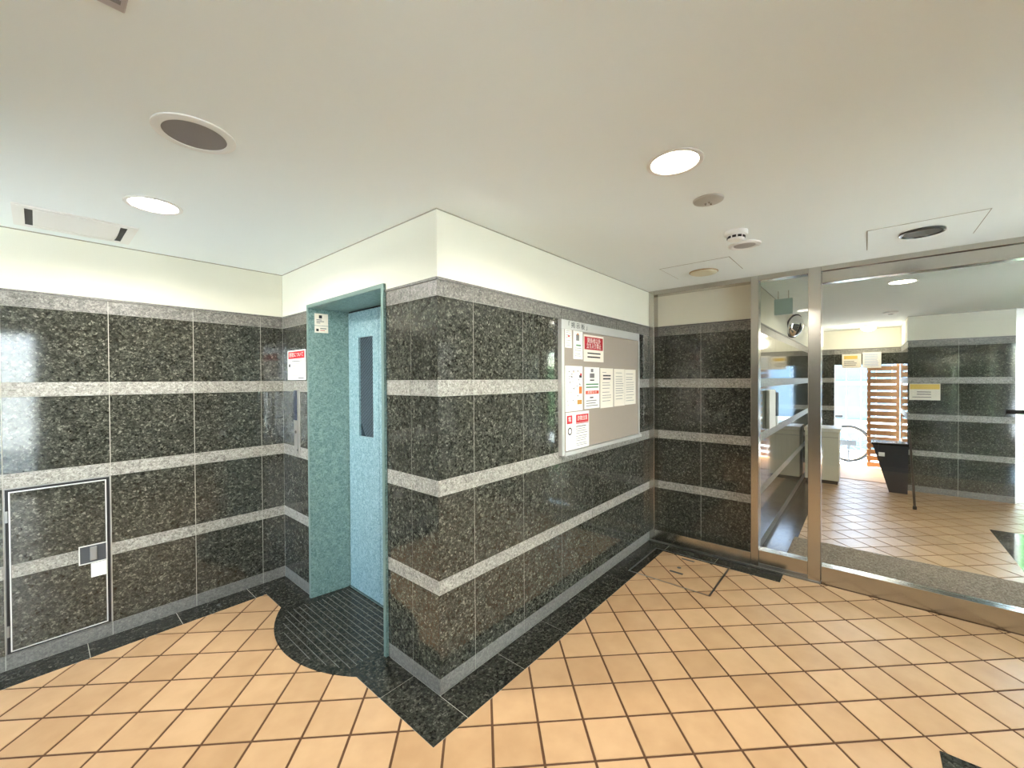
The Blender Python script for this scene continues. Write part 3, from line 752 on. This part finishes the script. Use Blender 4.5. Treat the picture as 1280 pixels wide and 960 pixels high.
MB().lathe((1.6, -1.04, HC), [(.007, -.008), (.006, -.014)], 12).build('indicator', WHITE, t)
def ceil_hatch(x0, x1, y0, y1, label):
    t = thing('ceiling_hatch', label, 'hatch', ((x0 + x1) / 2, (y0 + y1) / 2, HC))
    box('panel', (x0 + .004, y0 + .004, HC - .0022), (x1 - .004, y1 - .004, HC), CEILM, t)
    ring_ = MB(); z0, z1 = HC - .001, HC
    for r in (rect(x0, x1, y0, y0 + .004), rect(x0, x1, y1 - .004, y1), rect(x0, x0 + .004, y0 + .004, y1 - .004), rect(x1 - .004, x1, y0 + .004, y1 - .004)): ring_.prism(r, z0, z1)
    ring_.build('edge', GAPEDGE, t); return t
ceil_hatch(1.77, 2.17, -.842, -.376, 'square ceiling access panel beside the smoke detector')
t = thing('ceiling_vent', 'round cream ceiling vent with tan rim on the access panel near the corner', 'vent', (2.06, -.6, HC))
MB().lathe((2.06, -.6, HC), [(.095, -.003), (.092, -.014), (.075, -.02), (.03, -.022)], 44).build('cap', plain('cream plastic', (214, 206, 178), .45), t, True)
MB().lathe((2.06, -.6, HC), [(.1, -.0022), (.1, -.007), (.094, -.008)], 44).build('rim', plain('tan plastic', (156, 122, 78), .5), t, True)
ceil_hatch(1.76, 2.21, -1.985, -1.53, 'square ceiling access panel above the glass door')
t = thing('unlit_downlight', 'unlit dark round downlight on the ceiling panel above the glass door', 'light', (1.975, -1.762, HC))
c0 = (1.975, -1.762, HC)
MB().lathe(c0, [(.094, -.002), (.094, -.012), (.082, -.014), (.08, -.006)], 48, cap=False).build('ring', plain('dark chrome', (70, 70, 68), .25, metal=.8), t, True)
MB().lathe(c0, [(.081, -.0025), (.081, -.008)], 48).build('lens', plain('smoked lens', (92, 90, 82), .35), t)
t = thing('ceiling_grille', 'small mauve grey ceiling grille at the top edge near the speaker', 'grille', (-1.2, -.41, HC))
box('frame', (-1.2, -.51, HC - .008), (-1.1, -.302, HC), plain('mauve grey plastic', (196, 188, 188), .5), t, bev=.003)
for k in range(6): box('louvre', (-1.19, -.49 + .03 * k, HC - .0105), (-1.11, -.478 + .03 * k, HC - .007), GREYP, t)

# ------------------------------------------------------------------ vestibule things
t = thing('intercom', 'white wall intercom with black handset on the granite vestibule wall', 'intercom', (3.39, YV, 1.03))
box('body', (3.17, YV - .03, 1.03), (3.5, YV, 1.39), WHITE, t, bev=.006)
box('handset', (3.5, YV - .04, 1.13), (3.62, YV, 1.36), DGREY, t, bev=.008)
box('keypad', (3.53, YV - .036, 1.035), (3.62, YV, 1.12), WHITE, t, bev=.003)
t = thing('convex_mirror', 'small round convex mirror with black rim high on the vestibule wall', 'mirror', (4.65, YV, 2.12))
nv = Vector((-.42, -.86, -.22)).normalized(); na = nv.orthogonal().normalized(); nb_ = nv.cross(na); mc = Vector((4.65, YV - .055, 2.12))
def dome(prof, name, m):
    mb = MB(); rings = []
    for r_, h_ in prof: rings.append([mb.bm.verts.new(mc + nv * h_ + (na * math.cos(2 * math.pi * i / 40) + nb_ * math.sin(2 * math.pi * i / 40)) * r_) for i in range(40)])
    for r0, r1 in zip(rings, rings[1:]):
        for i in range(40): mb.bm.faces.new((r0[i], r0[(i + 1) % 40], r1[(i + 1) % 40], r1[i]))
    mb.bm.faces.new(rings[0][::-1]); mb.bm.faces.new(rings[-1]); mb.build(name, m, t, True)
dome([(.13, -.012), (.14, -.004), (.14, .006), (.128, .008)], 'rim', BLACK)
dome([(.129, .004)] + [(.129 * math.cos(P90 * k / 8), .006 + .06 * math.sin(P90 * k / 8)) for k in range(8)] + [(.004, .066)], 'mirror_face', plain('mirror chrome', (235, 235, 235), .03, metal=1.0))
MB().tube([mc, (4.65, YV, 2.12)], .012, 10).build('bracket', BLACK, t)
t = thing('exit_sign', 'pale green ceiling hung sign panel in the vestibule', 'sign', (3.285, -.95, 2.09))
box('panel', (3.27, -1.022, 2.09), (3.3, -.879, 2.235), plain('pale green acrylic', (176, 200, 194), .3), t, bev=.003)
for y in (-.99, -.91): MB().tube([(3.285, y, 2.233), (3.285, y, HC)], .004, 8).build('hanger', STEEL, t)
t = thing('ceiling_lamp', 'white ceiling lamp above the passage to the yard', 'light', (7.15, -1.56, HC))
MB().lathe((7.15, -1.56, HC), [(.1, 0), (.1, -.02)], 32).build('base', WHITE, t, True)
MB().lathe((7.15, -1.56, HC), [(.085, -.02), (.09, -.05), (.06, -.08), (.02, -.09)], 32).build('globe', LAMPM, t, True)
ld = bpy.data.lights.new('ceiling_lamp_light', 'POINT'); ld.energy = 4; ld.color = (1, .9, .76); ld.shadow_soft_size = .09
lo = bpy.data.objects.new('ceiling_lamp_light', ld); COL.objects.link(lo); lo.parent = t; lo.location = (0, 0, -.2)
t = thing('vestibule_detector', 'small flat detector on the vestibule ceiling before the passage', 'detector', (5.65, -1.76, HC))
MB().lathe((5.65, -1.76, HC), [(.075, 0), (.07, -.015), (.04, -.025)], 32).build('body', WHITE, t, True)
MB().lathe((5.65, -1.76, HC), [(.03, -.022), (.02, -.03)], 20).build('sensor', GREYP, t, True)
FP = (1, XP, -1)
o, put, write, lines = notice('parking_notice', 'white notice with yellow heading on the dark vestibule pillar', 'sign', -2.252, -1.966, 1.206, 1.42, FP, CREAMP)
put(YEL, .02, .98, .03, .34); lines(INKD, .1, .9, [.14], .1, .02); lines(INK, .25, .75, [.48], .05, .1); lines(INK, .25, .75, [.62], .05, .1); lines(INK, .1, .9, [.8], .04)
FX = (1, XE - .004, -1)
G2 = 'notices over the yard doorway'
o, put, write, lines = notice('yard_notice', 'cream notice with yellow heading above the yard doorway', 'sign', -1.475, -1.225, 1.663, 1.90, FX, CREAMP, G2)
put(YEL, .1, .8, .12, .36); lines(INK, .1, .8, [.5, .62, .75], .05)
o, put, write, lines = notice('yard_notice', 'pale blue white notice of fine print above the yard doorway', 'sign', -1.72, -1.49, 1.663, 1.92, FX, PAPER, G2)
lines(plain('blue print', (150, 170, 215), .6), .1, .9, [.15, .25, .35, .45, .55, .65, .75, .85], .03)
t = thing('beige_cabinet', 'beige steel cabinet with pale lid standing at the passage entrance', 'cabinet', (6.27, -1.05, 0))
box('body', (6.07, -1.25, .05), (6.5, -.86, .74), BEIGE, t, bev=.006); box('lid', (6.055, -1.265, .74), (6.52, -.85, .79), plain('pale lid steel', (214, 208, 190), .4), t, bev=.008)
box('plinth', (6.09, -1.235, 0), (6.48, -.87, .05), BLACK, t); box('door_line', (6.064, -1.24, .66), (6.071, -.87, .664), DGREY, t)
t = thing('umbrella_bin', 'dark tapered umbrella bin against the vestibule pillar', 'bin', (6.2, -1.78, 0))
bx = (6.26, 6.02)
MB().hexa([(6.05, -1.94, 0), (6.26, -1.94, 0), (6.26, -1.765, 0), (6.05, -1.765, 0), (6.0, -1.945, .62), (6.29, -1.945, .62), (6.29, -1.6, .62), (6.0, -1.6, .62)]).build('body', plain('dark navy plastic', (28, 32, 40), .3), t)
box('rim', (5.99, -1.948, .62), (6.295, -1.59, .65), plain('black gloss plastic', (20, 22, 26), .2), t, bev=.006)
box('white_label', (5.996, -1.72, .47), (6.012, -1.66, .52), PAPER, t)
t = thing('leaning_pole', 'thin dark pole leaning against the corner of the vestibule pillar', 'pole', (5.3, -1.955, 0))
MB().tube([(5.27, -1.955, .012), (6.12, -1.96, .82)], .012, 10).build('shaft', plain('dark brown pole', (58, 44, 34), .4), t, True)
MB().lathe((5.27, -1.955, 0), [(.018, 0), (.018, .03), (.012, .04)], 14).build('rubber_tip', BLACK, t)

# entrance glazing at the far side of the vestibule
t = thing('door_2', 'steel framed glass entrance doors beside the vestibule pillar', 'door', (XP + .05, (PY0 + YR) / 2, 0)); t['kind'] = 'structure'
mid = (PY0 + YR) / 2
for y in (PY0 - .04, mid - .03, YR + .0): box('stile', (XP + .03, y, 0), (XP + .08, y + .04, HC), STEEL, t)
for y0, y1 in ((YR + .04, mid - .03), (mid + .01, PY0 - .04)):
    box('rail', (XP + .03, y0, .0), (XP + .08, y1, .1), STEEL, t); box('rail', (XP + .03, y0, 2.1), (XP + .08, y1, HC), STEEL, t)
    box('glass_pane', (XP + .052, y0, .1), (XP + .058, y1, 2.1), GLASS, t)

# ------------------------------------------------------------------ yard outside the passage
ls = thing('slatted_screen', 'brown timber slatted screen at the edge of the bright yard', 'screen', (XE + .28, -1.75, -.12))
for k in range(16): box('slat', (XE + .24, -1.945, .0 + k * .108), (XE + .275, -1.545, .0 + k * .108 + .076), WOOD, ls)
for y in (-1.575, -1.93): box('post', (XE + .276, y - .02, -.12), (XE + .31, y + .02, 1.75), WOOD, ls)
fp = thing('panel_fence', 'pale blue corrugated panel fence behind the bicycle', 'fence', (10.6, -1.2, -.12))
for k in range(16): box('panel', (10.6, -3.2 + k * .25, -.1), (10.63 + .02 * (k % 2), -3.2 + k * .25 + .245, 2.1), PALE, fp)
for z in (.5, 1.35): box('rail', (10.55, -3.2, z), (10.6, .8, z + .07), WHITE, fp)
bk = thing('bicycle', 'bicycle parked in the yard seen through the passage doorway', 'bicycle', (9.0, -1.0, -.12))
BXx = 9.0
def wheel(y, z, r):
    tb = MB().tube([(BXx, y + r * math.cos(q), z + r * math.sin(q)) for q in [2 * math.pi * i / 40 for i in range(40)]], .02, 8, True).build('tyre', BLACK, bk, True)
    MB().tube([(BXx, y + (r - .03) * math.cos(q), z + (r - .03) * math.sin(q)) for q in [2 * math.pi * i / 40 for i in range(40)]], .011, 6, True).build('rim', STEEL, tb, True)
    mb = MB()
    for i in range(18):
        q = 2 * math.pi * i / 18; mb.tube([(BXx + .02 * (-1) ** i, y, z), (BXx, y + (r - .03) * math.cos(q), z + (r - .03) * math.sin(q))], .0022, 4)
    mb.build('spokes', STEEL, tb); MB().lathe((BXx, y, z), [(.03, -.04), (.03, .04)], 14, 'x').build('hub', STEELD, tb)
    MB().tube([(BXx, y + (r + .035) * math.cos(q), z + (r + .035) * math.sin(q)) for q in [.2 + 2.6 * i / 20 for i in range(21)]], .018, 8).build('mudguard', STEEL, bk, True)
wheel(-1.275, .235, .335); wheel(-.22, .235, .335)
FRM = plain('silver bicycle paint', (170, 174, 178), .3, metal=.5)
for a_, b_ in (((-1.36, .235), (-.93, .23)), ((-1.36, .235), (-1.05, .62)), ((-.93, .23), (-1.08, .72)), ((-.93, .23), (-.5, .6)), ((-1.06, .62), (-.52, .66)), ((-.3, .235), (-.54, .82))):
    MB().tube([(BXx, *a_), (BXx, *b_)], .017, 8).build('frame_tube', FRM, bk, True)
MB().lathe((BXx - .03, -.93, .23), [(.085, -.005), (.085, .005)], 24, 'x').build('chainring', DGREY, bk)
box('chain_guard', (BXx - .05, -1.4, .2), (BXx - .035, -.9, .3), DGREY, bk, bev=.01)
box('kickstand', (BXx - .06, -1.3, -.12), (BXx - .04, -1.27, .23), DGREY, bk)
box('saddle', (BXx - .08, -1.2, .73), (BXx + .08, -.96, .79), BLACK, bk, bev=.025)
MB().tube([(BXx - .28, -.75, .92), (BXx - .25, -.56, .95), (BXx, -.55, .88), (BXx + .25, -.56, .95), (BXx + .28, -.75, .92)], .013, 8).build('handlebar', STEEL, bk, True)
hd = thing('hedge', 'green clipped hedge outside the glass entrance', 'hedge', (9.2, -5.2, -.12))
box('foliage', (9.0, -7.5, .1), (9.8, -3.4, 1.9), HEDGE, hd, bev=.08); box('stem_base', (9.1, -7.4, -.12), (9.7, -3.5, .1), plain('brown stems', (84, 68, 50), .9), hd)
